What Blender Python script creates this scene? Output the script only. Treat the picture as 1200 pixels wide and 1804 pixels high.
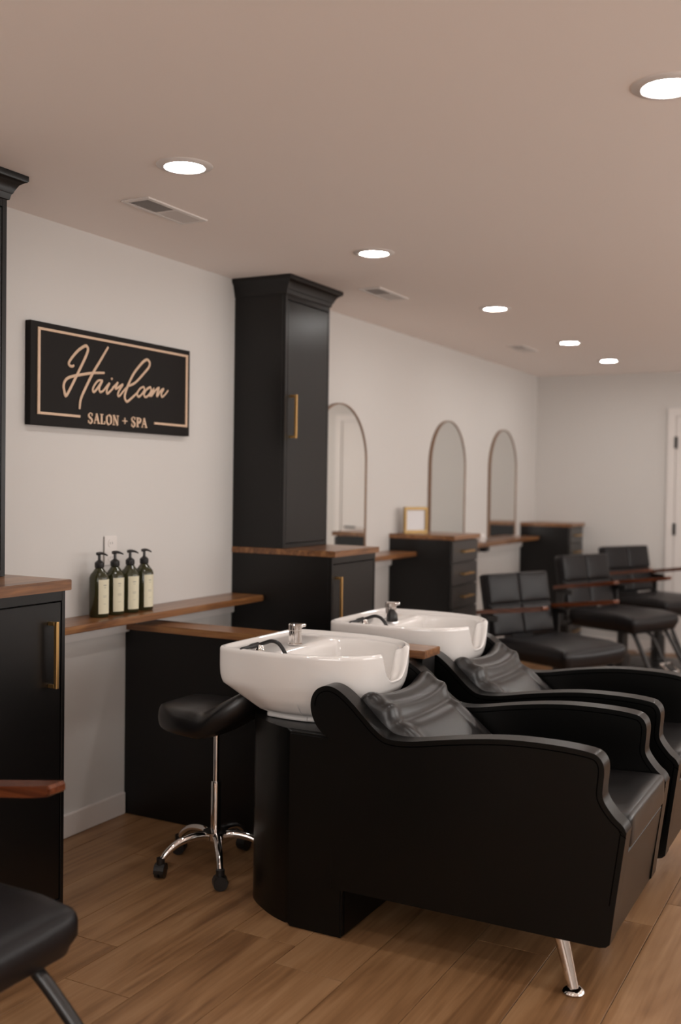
import bpy, bmesh, math, random
from mathutils import Vector, Matrix
random.seed(7)
for o in list(bpy.data.objects): bpy.data.objects.remove(o)
SC = bpy.context.scene
COL = SC.collection
PI = math.pi

# ------------------------------------------------------------------ camera
CD, CH = 2.6766, 1.3322
yaw, pit, rol = math.radians(62.0716), math.radians(-1.6367), math.radians(-0.8474)
fw = Vector((math.sin(yaw)*math.cos(pit), math.cos(yaw)*math.cos(pit), math.sin(pit)))
rt = Vector((math.cos(yaw), -math.sin(yaw), 0)); up = rt.cross(fw)
r2 = rt*math.cos(rol) - up*math.sin(rol); u2 = rt*math.sin(rol) + up*math.cos(rol)
cd = bpy.data.cameras.new('camera'); cam = bpy.data.objects.new('camera', cd); COL.objects.link(cam)
M = Matrix((r2, u2, -fw)).transposed().to_4x4(); M.translation = Vector((0, -CD, CH))
cam.matrix_world = M
cd.sensor_fit = 'HORIZONTAL'; cd.sensor_width = 24.0; cd.lens = 24.0*1830.59/1200
cd.clip_start = 0.05
cd.dof.use_dof = True; cd.dof.focus_distance = 3.05; cd.dof.aperture_fstop = 1.9
SC.camera = cam

# ------------------------------------------------------------------ world + exposure
w = bpy.data.worlds.new('world'); SC.world = w; w.use_nodes = True
w.node_tree.nodes['Background'].inputs[0].default_value = (1.0, 0.955, 0.915, 1)     # even fill light, let in by the added windows
w.node_tree.nodes['Background'].inputs[1].default_value = 5.6
SC.view_settings.view_transform = 'Standard'; SC.view_settings.look = 'None'
SC.view_settings.gamma = 1; SC.view_settings.use_curve_mapping = False
SC.view_settings.exposure = 0.0
LAMP = 102.           # radiance of each ceiling diffuser
FILL_WINS = [(1.9, 3.9), (4.4, 6.2), (6.7, 8.3)]  # unseen windows added along the right wall for soft fill
WZ0, WZ1, WY = 0.85, 2.08, -4.6
for i, (a, b) in enumerate(FILL_WINS):
    ld = bpy.data.lights.new('fill_portal', 'AREA'); ld.shape = 'RECTANGLE'; ld.size = b-a; ld.size_y = WZ1-WZ0  # portals guiding fill light through the added right-wall windows
    ld.cycles.is_portal = True
    lo = bpy.data.objects.new('fill_portal', ld); COL.objects.link(lo)
    lo.location = ((a+b)/2, WY-.13, (WZ0+WZ1)/2); lo.rotation_euler = (PI/2, 0, 0)
    lo['kind'] = 'structure'
NWY0, NWY1, NWZ0, NWZ1 = -4.1, -1.5, 0.75, 2.05           # unseen opening added behind the camera for soft fill
ld = bpy.data.lights.new('fill_portal', 'AREA'); ld.shape = 'RECTANGLE'; ld.size = NWY1-NWY0; ld.size_y = NWZ1-NWZ0  # portal for the added fill opening behind the camera
ld.cycles.is_portal = True
lo = bpy.data.objects.new('fill_portal', ld); COL.objects.link(lo); lo['kind'] = 'structure'
lo.location = (-1.73, (NWY0+NWY1)/2, (NWZ0+NWZ1)/2); lo.rotation_euler = (PI/2, 0, -PI/2)

# ------------------------------------------------------------------ materials
def mat(name, color, rough=0.5, metal=0.0, spec=0.5, coat=0.0, emit=None, estr=0.0, trans=0.0):
    m = bpy.data.materials.new(name); m.use_nodes = True
    b = m.node_tree.nodes['Principled BSDF']
    b.inputs['Base Color'].default_value = (*color, 1); b.inputs['Roughness'].default_value = rough
    b.inputs['Metallic'].default_value = metal; b.inputs['Specular IOR Level'].default_value = spec
    b.inputs['Coat Weight'].default_value = coat; b.inputs['Coat Roughness'].default_value = 0.08
    b.inputs['Transmission Weight'].default_value = trans
    if emit:
        b.inputs['Emission Color'].default_value = (*emit, 1); b.inputs['Emission Strength'].default_value = estr
    return m
def nd(m, t, **kw):
    n = m.node_tree.nodes.new(t)
    for k, v in kw.items(): setattr(n, k, v)
    return n
def bump(m, scale, strength, dist=0.002, kind='NOISE', detail=4, stretch=None):
    T = m.node_tree; b = T.nodes['Principled BSDF']
    tc = nd(m, 'ShaderNodeTexCoord'); mp = nd(m, 'ShaderNodeMapping')
    if stretch: mp.inputs['Scale'].default_value = stretch
    T.links.new(tc.outputs['Object'], mp.inputs[0])
    if kind == 'NOISE':
        n = nd(m, 'ShaderNodeTexNoise'); n.inputs['Detail'].default_value = detail
    else:
        n = nd(m, 'ShaderNodeTexVoronoi')
    n.inputs['Scale'].default_value = scale; T.links.new(mp.outputs[0], n.inputs['Vector'])
    bp = nd(m, 'ShaderNodeBump'); bp.inputs['Strength'].default_value = strength; bp.inputs['Distance'].default_value = dist
    T.links.new(n.outputs[0], bp.inputs['Height']); T.links.new(bp.outputs[0], b.inputs['Normal'])
    return n
def wood(name, dark, mid, light, axis=0, rough=0.35, scale=1.0, rnd=False, bumpy=0.15, coat=0.0):
    m = mat(name, mid, rough, coat=coat); T = m.node_tree; b = T.nodes['Principled BSDF']
    tc = nd(m, 'ShaderNodeTexCoord'); mp = nd(m, 'ShaderNodeMapping')
    s = [9*scale, 9*scale, 9*scale]; s[axis] = 1.1*scale
    mp.inputs['Scale'].default_value = s
    T.links.new(tc.outputs['Object'], mp.inputs[0])
    src = mp.outputs[0]
    if rnd:
        oi = nd(m, 'ShaderNodeObjectInfo'); mul = nd(m, 'ShaderNodeMath', operation='MULTIPLY'); mul.inputs[1].default_value = 57.0
        T.links.new(oi.outputs['Random'], mul.inputs[0])
        cb = nd(m, 'ShaderNodeCombineXYZ'); 
        for i in range(3): T.links.new(mul.outputs[0], cb.inputs[i])
        ad = nd(m, 'ShaderNodeVectorMath', operation='ADD'); T.links.new(src, ad.inputs[0]); T.links.new(cb.outputs[0], ad.inputs[1]); src = ad.outputs[0]
    n1 = nd(m, 'ShaderNodeTexNoise'); n1.inputs['Scale'].default_value = 1.0; n1.inputs['Detail'].default_value = 5; n1.inputs['Distortion'].default_value = 1.9
    T.links.new(src, n1.inputs['Vector'])
    mp2 = nd(m, 'ShaderNodeMapping'); s2 = [9.0]*3; s2[axis] = 1.6; mp2.inputs['Scale'].default_value = s2
    T.links.new(src, mp2.inputs[0])
    n2 = nd(m, 'ShaderNodeTexNoise'); n2.inputs['Scale'].default_value = 1.0; n2.inputs['Detail'].default_value = 3
    T.links.new(mp2.outputs[0], n2.inputs['Vector'])
    mx = nd(m, 'ShaderNodeMix', data_type='FLOAT'); mx.inputs['Factor'].default_value = 0.32
    T.links.new(n1.outputs[0], mx.inputs[2]); T.links.new(n2.outputs[0], mx.inputs[3])
    fac = mx.outputs[0]
    if rnd:
        a = nd(m, 'ShaderNodeMath', operation='MULTIPLY_ADD'); a.inputs[1].default_value = 0.10; a.inputs[2].default_value = -0.05
        T.links.new(oi.outputs['Random'], a.inputs[0])
        a2 = nd(m, 'ShaderNodeMath', operation='ADD'); T.links.new(fac, a2.inputs[0]); T.links.new(a.outputs[0], a2.inputs[1]); fac = a2.outputs[0]
    r = nd(m, 'ShaderNodeValToRGB'); r.color_ramp.elements[0].position = 0.33; r.color_ramp.elements[1].position = 0.67
    r.color_ramp.elements[0].color = (*dark, 1); r.color_ramp.elements[1].color = (*light, 1)
    e = r.color_ramp.elements.new(0.5); e.color = (*mid, 1)
    T.links.new(fac, r.inputs[0]); T.links.new(r.outputs[0], b.inputs['Base Color'])
    bp = nd(m, 'ShaderNodeBump'); bp.inputs['Strength'].default_value = bumpy; bp.inputs['Distance'].default_value = 0.001
    T.links.new(n2.outputs[0], bp.inputs['Height']); T.links.new(bp.outputs[0], b.inputs['Normal'])
    return m

WALL = mat('wall_paint', (0.66, 0.63, 0.605), 0.75, spec=0.25); bump(WALL, 260, 0.06, 0.0008)
CEIL = mat('ceiling_paint', (0.94, 0.865, 0.825), 0.85, spec=0.2); bump(CEIL, 200, 0.06, 0.0008)
TRIM = mat('trim_paint', (0.78, 0.73, 0.70), 0.4)
FLOORM = wood('oak_plank', (0.155, 0.073, 0.029), (0.265, 0.137, 0.060), (0.345, 0.195, 0.096), 0, 0.42, 1.0, True, 0.12)
SUB = mat('floor_joint', (0.02, 0.012, 0.008), 0.9)
WALNUT = wood('walnut_top', (0.075, 0.026, 0.008), (0.20, 0.080, 0.026), (0.33, 0.155, 0.058), 0, 0.32, 1.6, False, 0.1, 0.2)
WALNUTY = wood('walnut_cap', (0.075, 0.026, 0.008), (0.20, 0.080, 0.026), (0.33, 0.155, 0.058), 1, 0.32, 1.6, False, 0.1, 0.2)
ARMWOOD = wood('mahogany_arm', (0.05, 0.011, 0.004), (0.11, 0.028, 0.009), (0.19, 0.055, 0.018), 1, 0.25, 2.0, False, 0.05, 0.5)
CAB = mat('charcoal_cabinet_paint', (0.0035, 0.0028, 0.0026), 0.32, spec=0.38); bump(CAB, 120, 0.05, 0.0005)
BRASS = mat('brushed_brass', (0.62, 0.38, 0.15), 0.32, 1.0)
GOLD = mat('gold_frame', (0.34, 0.22, 0.09), 0.4, 0.9)
LEATH = mat('black_leather', (0.0020, 0.0019, 0.0016), 0.30, spec=0.24); bump(LEATH, 420, 0.16, 0.0006, 'VORONOI')
LEATHS = mat('smooth_black_leather', (0.006, 0.005, 0.005), 0.33, spec=0.55); bump(LEATHS, 5, 0.05, 0.003, detail=0)
LEATHC = mat('charcoal_chair_leather', (0.0065, 0.0052, 0.0060), 0.38, spec=0.28); bump(LEATHC, 350, 0.12, 0.0006, 'VORONOI')
SEAM = mat('black_seam', (0.0008, 0.0008, 0.0008), 1.0, spec=0.0)
CERA = mat('white_ceramic', (0.80, 0.765, 0.74), 0.10, spec=0.5, coat=0.6)
CHROME = mat('chrome', (0.80, 0.77, 0.75), 0.07, 1.0)
BLACKP = mat('black_plastic', (0.010, 0.009, 0.009), 0.35)
BLACKM = mat('black_metal', (0.012, 0.011, 0.011), 0.3, 0.0, 0.6)
SIGNB = mat('sign_board', (0.009, 0.0066, 0.0056), 0.7, spec=0.25)
SIGNL = mat('sign_letter', (0.66, 0.46, 0.32), 0.5)
BOTTLE = mat('dark_olive_plastic', (0.050, 0.048, 0.018), 0.15, trans=0.35)
LABEL = mat('cream_label', (0.72, 0.67, 0.50), 0.5)
PRINT = mat('label_print', (0.38, 0.36, 0.30), 0.6)
WHITEP = mat('white_plastic', (0.74, 0.69, 0.66), 0.35)
VENTD = mat('duct_dark', (0.10, 0.075, 0.065), 0.8)
MIRROR = mat('mirror_glass', (0.92, 0.935, 0.92), 0.015, 1.0)
FRAMEW = mat('mirror_frame', (0.24, 0.14, 0.085), 0.35, 0.3)
PAPER = mat('framed_print', (0.75, 0.73, 0.74), 0.6)
MAT = mat('rubber_mat', (0.035, 0.030, 0.028), 0.6)
LIGHT = mat('lamp_diffuser', (0.9, 0.9, 0.88), 0.4, emit=(1.0, 0.98, 0.945), estr=LAMP)
DRAWF = mat('drawer_front', (0.034, 0.030, 0.028), 0.33); bump(DRAWF, 100, 0.05, 0.0005)

# ------------------------------------------------------------------ helpers
def empty(name, loc=(0, 0, 0), rz=0):
    o = bpy.data.objects.new(name, None); COL.objects.link(o); o.location = loc; o.rotation_euler = (0, 0, rz)
    o.empty_display_size = 0.05
    return o
def tag(o, label, cat, group=None):
    o['label'] = label; o['category'] = cat
    if group: o['group'] = group
    return o
def struct(o): o['kind'] = 'structure'; return o
def link(name, me, m, parent=None, loc=None, rot=None):
    if isinstance(m, (list, tuple)):
        for q in m: me.materials.append(q)
    elif m and not me.materials: me.materials.append(m)
    o = bpy.data.objects.new(name, me); COL.objects.link(o)
    if parent: o.parent = parent
    if loc is not None: o.location = loc
    if rot is not None: o.rotation_euler = rot
    return o
def finish(name, bm, m, parent=None, smooth=35, loc=None, rot=None):
    bmesh.ops.recalc_face_normals(bm, faces=bm.faces)
    me = bpy.data.meshes.new(name); bm.to_mesh(me); bm.free()
    if smooth:
        for p in me.polygons: p.use_smooth = True
        me.set_sharp_from_angle(angle=math.radians(smooth))
    return link(name, me, m, parent, loc, rot)
def add_box(bm, x0, x1, y0, y1, z0, z1, bev=0.0, seg=2):
    r = bmesh.ops.create_cube(bm, size=1.0)
    for v in r['verts']:
        v.co = Vector((x0 + (v.co.x+.5)*(x1-x0), y0 + (v.co.y+.5)*(y1-y0), z0 + (v.co.z+.5)*(z1-z0)))
    if bev > 0:
        es = list({e for v in r['verts'] for e in v.link_edges})
        bmesh.ops.bevel(bm, geom=es, offset=bev, segments=seg, affect='EDGES', clamp_overlap=True)
def box(name, x0, x1, y0, y1, z0, z1, m, parent=None, bev=0.002, seg=2):
    """box given in the parent's own frame; the object's origin sits at the box's base centre"""
    cx, cy = (x0+x1)/2, (y0+y1)/2
    bm = bmesh.new(); add_box(bm, x0-cx, x1-cx, y0-cy, y1-cy, 0, z1-z0, bev, seg)
    return finish(name, bm, m, parent, 35, (cx, cy, z0))
def add_tube(bm, pts, rad, n=12, caps=True, flat=1.0, flataxis=None):
    """sweep a circle along pts; rad scalar or list"""
    pts = [Vector(p) for p in pts]; N = len(pts)
    rs = rad if isinstance(rad, (list, tuple)) else [rad]*N
    rings = []; prev = None
    for i, p in enumerate(pts):
        t = (pts[min(i+1, N-1)] - pts[max(i-1, 0)]).normalized()
        if prev is None:
            a = Vector((0, 0, 1)) if abs(t.z) < .9 else Vector((1, 0, 0))
            u = t.cross(a).normalized()
        else:
            u = (prev - t*prev.dot(t)).normalized()
        prev = u; v = t.cross(u)
        ring = []
        for k in range(n):
            d = u*math.cos(2*PI*k/n) + v*math.sin(2*PI*k/n)
            d = d*rs[i]
            if flataxis is not None: d[flataxis] *= flat
            ring.append(bm.verts.new(p + d))
        rings.append(ring)
    for i in range(N-1):
        for k in range(n):
            bm.faces.new((rings[i][k], rings[i][(k+1) % n], rings[i+1][(k+1) % n], rings[i+1][k]))
    if caps:
        bm.faces.new(rings[0]); bm.faces.new(rings[-1])
def tube(name, pts, rad, m, parent=None, n=12, **kw):
    bm = bmesh.new(); add_tube(bm, pts, rad, n, **kw); return finish(name, bm, m, parent, 50)
def add_lathe(bm, prof, c=(0, 0, 0), n=32):
    rings = []
    for r, z in prof:
        if r < 1e-6: rings.append([bm.verts.new((c[0], c[1], c[2]+z))])
        else: rings.append([bm.verts.new((c[0]+r*math.cos(2*PI*k/n), c[1]+r*math.sin(2*PI*k/n), c[2]+z)) for k in range(n)])
    for a, b in zip(rings, rings[1:]):
        for k in range(n):
            k2 = (k+1) % n
            if len(a) == 1 and len(b) == 1: continue
            if len(a) == 1: bm.faces.new((a[0], b[k], b[k2]))
            elif len(b) == 1: bm.faces.new((a[k], a[k2], b[0]))
            else: bm.faces.new((a[k], a[k2], b[k2], b[k]))
def lathe(name, prof, m, parent=None, loc=(0, 0, 0), n=32, smooth=35):
    bm = bmesh.new(); add_lathe(bm, prof, (0, 0, 0), n); return finish(name, bm, m, parent, smooth, loc)
def crom(pts, n=6, closed=False):
    P = [Vector(p) for p in pts]; out = []; N = len(P)
    rng = N if closed else N-1
    for i in range(rng):
        if closed: p0, p1, p2, p3 = P[i-1], P[i], P[(i+1) % N], P[(i+2) % N]
        else: p0, p1, p2, p3 = P[max(i-1, 0)], P[i], P[i+1], P[min(i+2, N-1)]
        for k in range(n):
            t = k/n
            out.append(0.5*((2*p1) + (p2-p0)*t + (2*p0-5*p1+4*p2-p3)*t*t + (3*p1-p0-3*p2+p3)*t**3))
    if not closed: out.append(P[-1])
    return out
def rbox(name, hx, hy, hz, r, m, parent=None, nx=14, ny=14, nz=6, puff=(0, 0, 0), deform=None, loc=None, rot=None):
    """soft cushion: rounded box with puffed faces, optional deform(Vector)->Vector"""
    bm = bmesh.new(); vs = {}
    def V(i, j, k):
        key = (i, j, k)
        if key not in vs:
            x, y, z = 2*i/nx-1, 2*j/ny-1, 2*k/nz-1
            # denser near edges
            f = lambda a: math.copysign(1-(1-abs(a))**1.5, a)
            x, y, z = f(x), f(y), f(z)
            p = Vector((x*hx, y*hy, z*hz))
            q = Vector((max(-hx+r, min(hx-r, p.x)), max(-hy+r, min(hy-r, p.y)), max(-hz+r, min(hz-r, p.z))))
            d = p-q
            if d.length > 1e-9: p = q + d.normalized()*r
            px, py, pz = puff
            p.z += math.copysign(pz, z)*(1-x*x)*(1-y*y)*min(1, abs(z)*1.0) if abs(z) > .01 else 0
            p.x += math.copysign(px, x)*(1-z*z)*(1-y*y) if abs(x) > .99 else 0
            p.y += math.copysign(py, y)*(1-x*x)*(1-z*z) if abs(y) > .99 else 0
            if deform: p = deform(p)
            vs[key] = bm.verts.new(p)
        return vs[key]
    for i in range(nx):
        for j in range(ny):
            for k in (0, nz): bm.faces.new((V(i, j, k), V(i+1, j, k), V(i+1, j+1, k), V(i, j+1, k)))
    for i in range(nx):
        for k in range(nz):
            for j in (0, ny): bm.faces.new((V(i, j, k), V(i+1, j, k), V(i+1, j, k+1), V(i, j, k+1)))
    for j in range(ny):
        for k in range(nz):
            for i in (0, nx): bm.faces.new((V(i, j, k), V(i, j+1, k), V(i, j+1, k+1), V(i, j, k+1)))
    return finish(name, bm, m, parent, 180, loc, rot)
def prism(name, outline, a, b, m, parent=None, axis='x', bev=0.0, seg=2, smooth=40):
    """extrude a closed 2D outline ((u,v) list) from a to b along axis"""
    bm = bmesh.new()
    def P(u, v, t): return (t, u, v) if axis == 'x' else ((u, t, v) if axis == 'y' else (u, v, t))
    A = [bm.verts.new(P(u, v, a)) for u, v in outline]; B = [bm.verts.new(P(u, v, b)) for u, v in outline]
    fa = bm.faces.new(A); fb = bm.faces.new(B[::-1])
    n = len(outline)
    for i in range(n): bm.faces.new((A[i], B[i], B[(i+1) % n], A[(i+1) % n]))
    if bev > 0:
        es = list(set(fa.edges) | set(fb.edges))
        bmesh.ops.bevel(bm, geom=es, offset=bev, segments=seg, affect='EDGES', clamp_overlap=True)
    return finish(name, bm, m, parent, smooth)

# ------------------------------------------------------------------ room
XA, XB, YB, ZC = -1.6, 8.575, -4.6, 2.25
T = 0.12
floor = struct(box('floor', XA, XB, YB, 0, -0.10, -0.0040, SUB, bev=0))
struct(box('wall_left', XA, XB, 0, T, -0.10, ZC+.1, WALL, bev=0))
bm = bmesh.new()
add_box(bm, XA, XB, YB-T, YB, -.1, WZ0); add_box(bm, XA, XB, YB-T, YB, WZ1, ZC+.1)
xs = [XA] + [v for ab in FILL_WINS for v in ab] + [XB]
for a, b in zip(xs[0::2], xs[1::2]): add_box(bm, a, b, YB-T, YB, WZ0, WZ1)
struct(finish('wall_right', bm, WALL, None, 0))
GLASS = bpy.data.materials.new('window_glass'); GLASS.use_nodes = True; g = GLASS.node_tree; g.nodes.clear()  # clear glass used only in the added fill windows
o_ = g.nodes.new('ShaderNodeOutputMaterial'); tr = g.nodes.new('ShaderNodeBsdfTransparent'); gl = g.nodes.new('ShaderNodeBsdfGlossy'); mx = g.nodes.new('ShaderNodeMixShader')
gl.inputs['Roughness'].default_value = .02; mx.inputs[0].default_value = .06
g.links.new(tr.outputs[0], mx.inputs[1]); g.links.new(gl.outputs[0], mx.inputs[2]); g.links.new(mx.outputs[0], o_.inputs[0])
for i, (a, b) in enumerate(FILL_WINS):  # frames and panes of the added windows, out of view
    wn = struct(empty('window_%d' % (i+1), ((a+b)/2, YB-.06, WZ0))); hw = (b-a)/2; H = WZ1-WZ0
    bm = bmesh.new()
    for q in ((-hw, hw, 0, .05), (-hw, hw, H-.05, H), (-hw, -hw+.05, .05, H-.05), (hw-.05, hw, .05, H-.05), (-.02, .02, .05, H-.05)): add_box(bm, q[0], q[1], -.03, .03, q[2], q[3], .003, 1)
    finish('window_frame', bm, TRIM, wn)
    for sg_ in (-1, 1):
        bm = bmesh.new(); add_box(bm, min(sg_*.02, sg_*(hw-.05)), max(sg_*.02, sg_*(hw-.05)), -.003, .003, .05, H-.05); finish('pane', bm, GLASS, wn)
struct(box('wall_far', XB, XB+T, YB, 0, -0.10, ZC+.1, WALL, bev=0))
bm = bmesh.new()
add_box(bm, XA-T, XA, YB, 0, -.1, NWZ0); add_box(bm, XA-T, XA, YB, 0, NWZ1, ZC+.1)
add_box(bm, XA-T, XA, YB, NWY0, NWZ0, NWZ1); add_box(bm, XA-T, XA, NWY1, 0, NWZ0, NWZ1)
struct(finish('wall_near', bm, WALL, None, 0))
struct(box('ceiling', XA, XB, YB, 0, ZC, ZC+.1, CEIL, bev=0))
wn = struct(empty('window_%d' % (len(FILL_WINS)+1), (XA-.06, (NWY0+NWY1)/2, NWZ0), PI/2)); hw = (NWY1-NWY0)/2; H = NWZ1-NWZ0  # frame and panes of the added fill opening, out of view
bm = bmesh.new()
for q in ((-hw, hw, 0, .05), (-hw, hw, H-.05, H), (-hw, -hw+.05, .05, H-.05), (hw-.05, hw, .05, H-.05), (-.02, .02, .05, H-.05)): add_box(bm, q[0], q[1], -.03, .03, q[2], q[3], .003, 1)
finish('window_frame', bm, TRIM, wn)
for sg_ in (-1, 1):
    bm = bmesh.new(); add_box(bm, min(sg_*.02, sg_*(hw-.05)), max(sg_*.02, sg_*(hw-.05)), -.003, .003, .05, H-.05); finish('pane', bm, GLASS, wn)
# planks: each one its own object under the floor
PW, PY0, PL, GAP = 0.2185, -0.3252, 1.22, 0.0022
joint = {2: 2.293, 4: 2.552, 8: 3.205, 3: 3.30, 5: 3.65, 6: 2.05, 7: 2.85, 1: 2.9}
def plank_mesh(L, Wd):
    bm = bmesh.new(); add_box(bm, 0, L, 0, Wd, -0.0045, 0, 0.0006, 1)
    bmesh.ops.recalc_face_normals(bm, faces=bm.faces)
    me = bpy.data.meshes.new('plank'); bm.to_mesh(me); bm.free(); me.materials.append(FLOORM); return me
pm = {}
fl = floor.location.copy()
k = -1
while True:
    y1 = PY0 - (k-1)*PW if k > -1 else 0.0
    y1 = min(0.0, PY0-(k-1)*PW); y0 = max(YB, PY0-k*PW)
    if y1 <= YB: break
    if y1 - y0 > 0.02:
        j = joint.get(k, 0.31*k*PL % PL)
        x = j - math.ceil((j-XA)/PL)*PL
        while x < XB:
            xa, xb = max(x, XA), min(x+PL, XB)
            if xb-xa > 0.03:
                key = (round(xb-xa, 3), round(y1-y0, 3))
                if key not in pm: pm[key] = plank_mesh(xb-xa-GAP, y1-y0-GAP)
                o = bpy.data.objects.new('plank', pm[key]); COL.objects.link(o); o.parent = floor
                o.location = Vector((xa+GAP/2, y0+GAP/2, 0)) - fl
            x += PL
    k += 1
# baseboards
BH = 0.088
def baseboard(name, x0, x1, y0, y1):
    struct(box(name, x0, x1, y0, y1, 0.0005, BH, TRIM, bev=0.003))
baseboard('baseboard_left', 2.362, 3.234, -0.013, 0)
baseboard('baseboard_left', 3.345, 3.985, -0.013, 0)
baseboard('baseboard_left', 4.43, 5.682, -0.013, 0)
baseboard('baseboard_left', 6.112, 8.188, -0.013, 0)
baseboard('baseboard_far', XB-.013, XB, -1.08, -0.42)
baseboard('baseboard_far', XB-.013, XB, YB+.001, -1.96)
# door in the far wall
door = struct(empty('door_1', (XB-.004, -1.52, 0)))
def dbox(name, y0, y1, z0, z1, x0, x1, m, par=door, bev=.002):
    return box(name, x0, x1, y0+1.52, y1+1.52, z0, z1, m, par, bev)
dbox('casing', -1.147, -1.085, 0.001, 1.96, -.014, .004, TRIM)
dbox('casing', -1.955, -1.893, 0.001, 1.96, -.014, .004, TRIM)
dbox('casing', -1.893, -1.147, 1.90, 1.96, -.014, .004, TRIM)
leaf = dbox('door_leaf', -1.888, -1.152, 0.008, 1.895, -.006, .002, TRIM)
for z in (1.64, 0.95, 0.2): dbox('hinge', -1.163, -1.140, z, z+.095, -.022, -.014, BLACKM)
hd = empty('handle_set'); bpy.data.objects.remove(hd)
bm = bmesh.new(); add_tube(bm, [(-.008, -.31, .92), (-.05, -.31, .92), (-.055, -.30, .92), (-.055, -.20, .92)], .009, 10)
finish('door_handle', bm, BLACKM, door)

# ------------------------------------------------------------------ ceiling lights
def ceiling_light(x, y, lab):
    t = tag(empty('recessed_ceiling_light', (x, y, ZC)), lab, 'ceiling light', 'round recessed ceiling lights')
    lathe('trim_ring', [(.0565, -.004), (.061, -.007), (.080, -.003), (.083, 0.0), (.083, .001), (.0565, .001), (.0565, -.004)], WHITEP, t, n=48)
    lathe('diffuser', [(.056, .0005), (.056, -.003), (.04, -.0042), (0, -.0045)], LIGHT, t, n=48)
row1 = [(-1.25, None), (-0.05, None), (1.18, None), (2.486, 'round recessed ceiling light nearest the sign, first of the row by the wall'),
        (3.743, 'round recessed ceiling light just in front of the tall black cabinet crown'),
        (5.176, 'third round recessed ceiling light along the row, past the tall cabinet'),
        (6.591, 'fourth round recessed ceiling light, next to last towards the far wall'),
        (7.639, 'farthest round recessed ceiling light, close to the far wall')]
for x, l in row1: ceiling_light(x, -.8264, l or 'round recessed ceiling light of the wall row, %.0f metres behind the one above the sign' % (2.5-x))
for x in (-1.25, -0.05, 1.2, 2.47, 3.743, 5.176, 6.591, 7.639):
    ceiling_light(x, -2.2, 'large looking round recessed ceiling light in the top right corner' if x == 2.47 else 'round recessed ceiling light in the middle row outside the picture')
for x in (-0.6, 1.2, 2.9, 4.6, 6.4):
    ceiling_light(x, -3.6, 'round recessed ceiling light in the row by the right wall, outside the picture')

# ------------------------------------------------------------------ ceiling vents
def vent(x, y, L, Wd, lab):
    t = tag(empty('ceiling_vent', (x, y, ZC)), lab, 'vent', 'white ceiling vents')
    bm = bmesh.new(); hx, hy, b = L/2, Wd/2, .017
    for a in ((-hx, hx, -hy, -hy+b), (-hx, hx, hy-b, hy), (-hx, -hx+b, -hy+b, hy-b), (hx-b, hx, -hy+b, hy-b)):
        add_box(bm, *a, -.006, 0, .0015, 1)
    add_box(bm, -.006, .006, -hy+b, hy-b, -.005, 0)
    finish('frame', bm, WHITEP, t)
    box('duct_backing', -hx+b, hx-b, -hy+b, hy-b, -.0008, .0, VENTD, t, 0)
    for s, nm in ((-1, 'slat_bank'), (1, 'slat_bank')):
        bm = bmesh.new(); n = 13
        for i in range(n):
            c = s*(.008 + (hx-b-.01)*(i+.5)/n)
            m4 = Matrix.Translation((c, 0, -.0035)) @ Matrix.Rotation(s*math.radians(-48), 4, 'Y')
            r = bmesh.ops.create_cube(bm, size=1.0)
            for v in r['verts']: v.co = m4 @ Vector((v.co.x*.0007, v.co.y*(Wd-2*b), v.co.z*.0068))
        o = finish(nm, bm, WHITEP, t); o['kind'] = 'stuff'
vent(2.868, -.465, .33, .115, 'white ceiling vent beside the light above the sign')
vent(4.565, -.478, .33, .115, 'white ceiling vent between the tall cabinet crown and the second light')
vent(6.76, -.46, .33, .115, 'smallest looking white ceiling vent, towards the far wall')

# ------------------------------------------------------------------ cabinets
def pull(name, par, x, y, z0, z1, vertical=True, x1=None):
    """bar pull: square bar with two stand-offs, projecting towards -y"""
    bm = bmesh.new(); s = .0055
    if vertical:
        add_box(bm, x-s, x+s, y-.034, y-.023, z0, z1, .001, 1)
        for z in (z0+.001, z1-.012): add_box(bm, x-s, x+s, y-.024, y, z, z+.011, .001, 1)
    else:
        add_box(bm, x, x1, y-.030, y-.019, z0-s, z0+s, .001, 1)
        for q in (x+.012, x1-.023): add_box(bm, q, q+.011, y-.020, y, z0-s, z0+s, .001, 1)
    return finish(name, bm, BRASS, par)
def shaker_door(par, x0, x1, y, z0, z1, hx, hz0, hz1, rail=.0, m=CAB):
    """door lying in front of plane y"""
    bm = bmesh.new(); add_box(bm, x0, x1, y-.018, y, z0, z1, .0015, 1)
    d = finish('door', bm, m, par)
    pull('handle', d, hx, y-.018, hz0, hz1)
    return d
def base_cabinet(x0, x1, yf, ztop, lab, hx, hz0, hz1):
    t = tag(empty('base_cabinet', (x0, yf, 0)), lab, 'cabinet')
    L = x1-x0; D = -yf
    bm = bmesh.new()
    add_box(bm, 0, L, 0.02, D-.001, 0.001, ztop, .001, 1)
    add_box(bm, 0, .014, 0.0, .0202, .001, ztop, .001, 1); add_box(bm, L-.014, L, 0.0, .0202, .001, ztop, .001, 1)
    add_box(bm, .014, L-.014, 0.0, .0202, ztop-.03, ztop, .001, 1); add_box(bm, .014, L-.014, 0.0, .0202, .001, .07, .001, 1)
    finish('carcass', bm, CAB, t)
    d = shaker_door(t, .017, L-.017, .0198, .073, ztop-.033, hx-x0, hz0, hz1)
    return t
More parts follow.
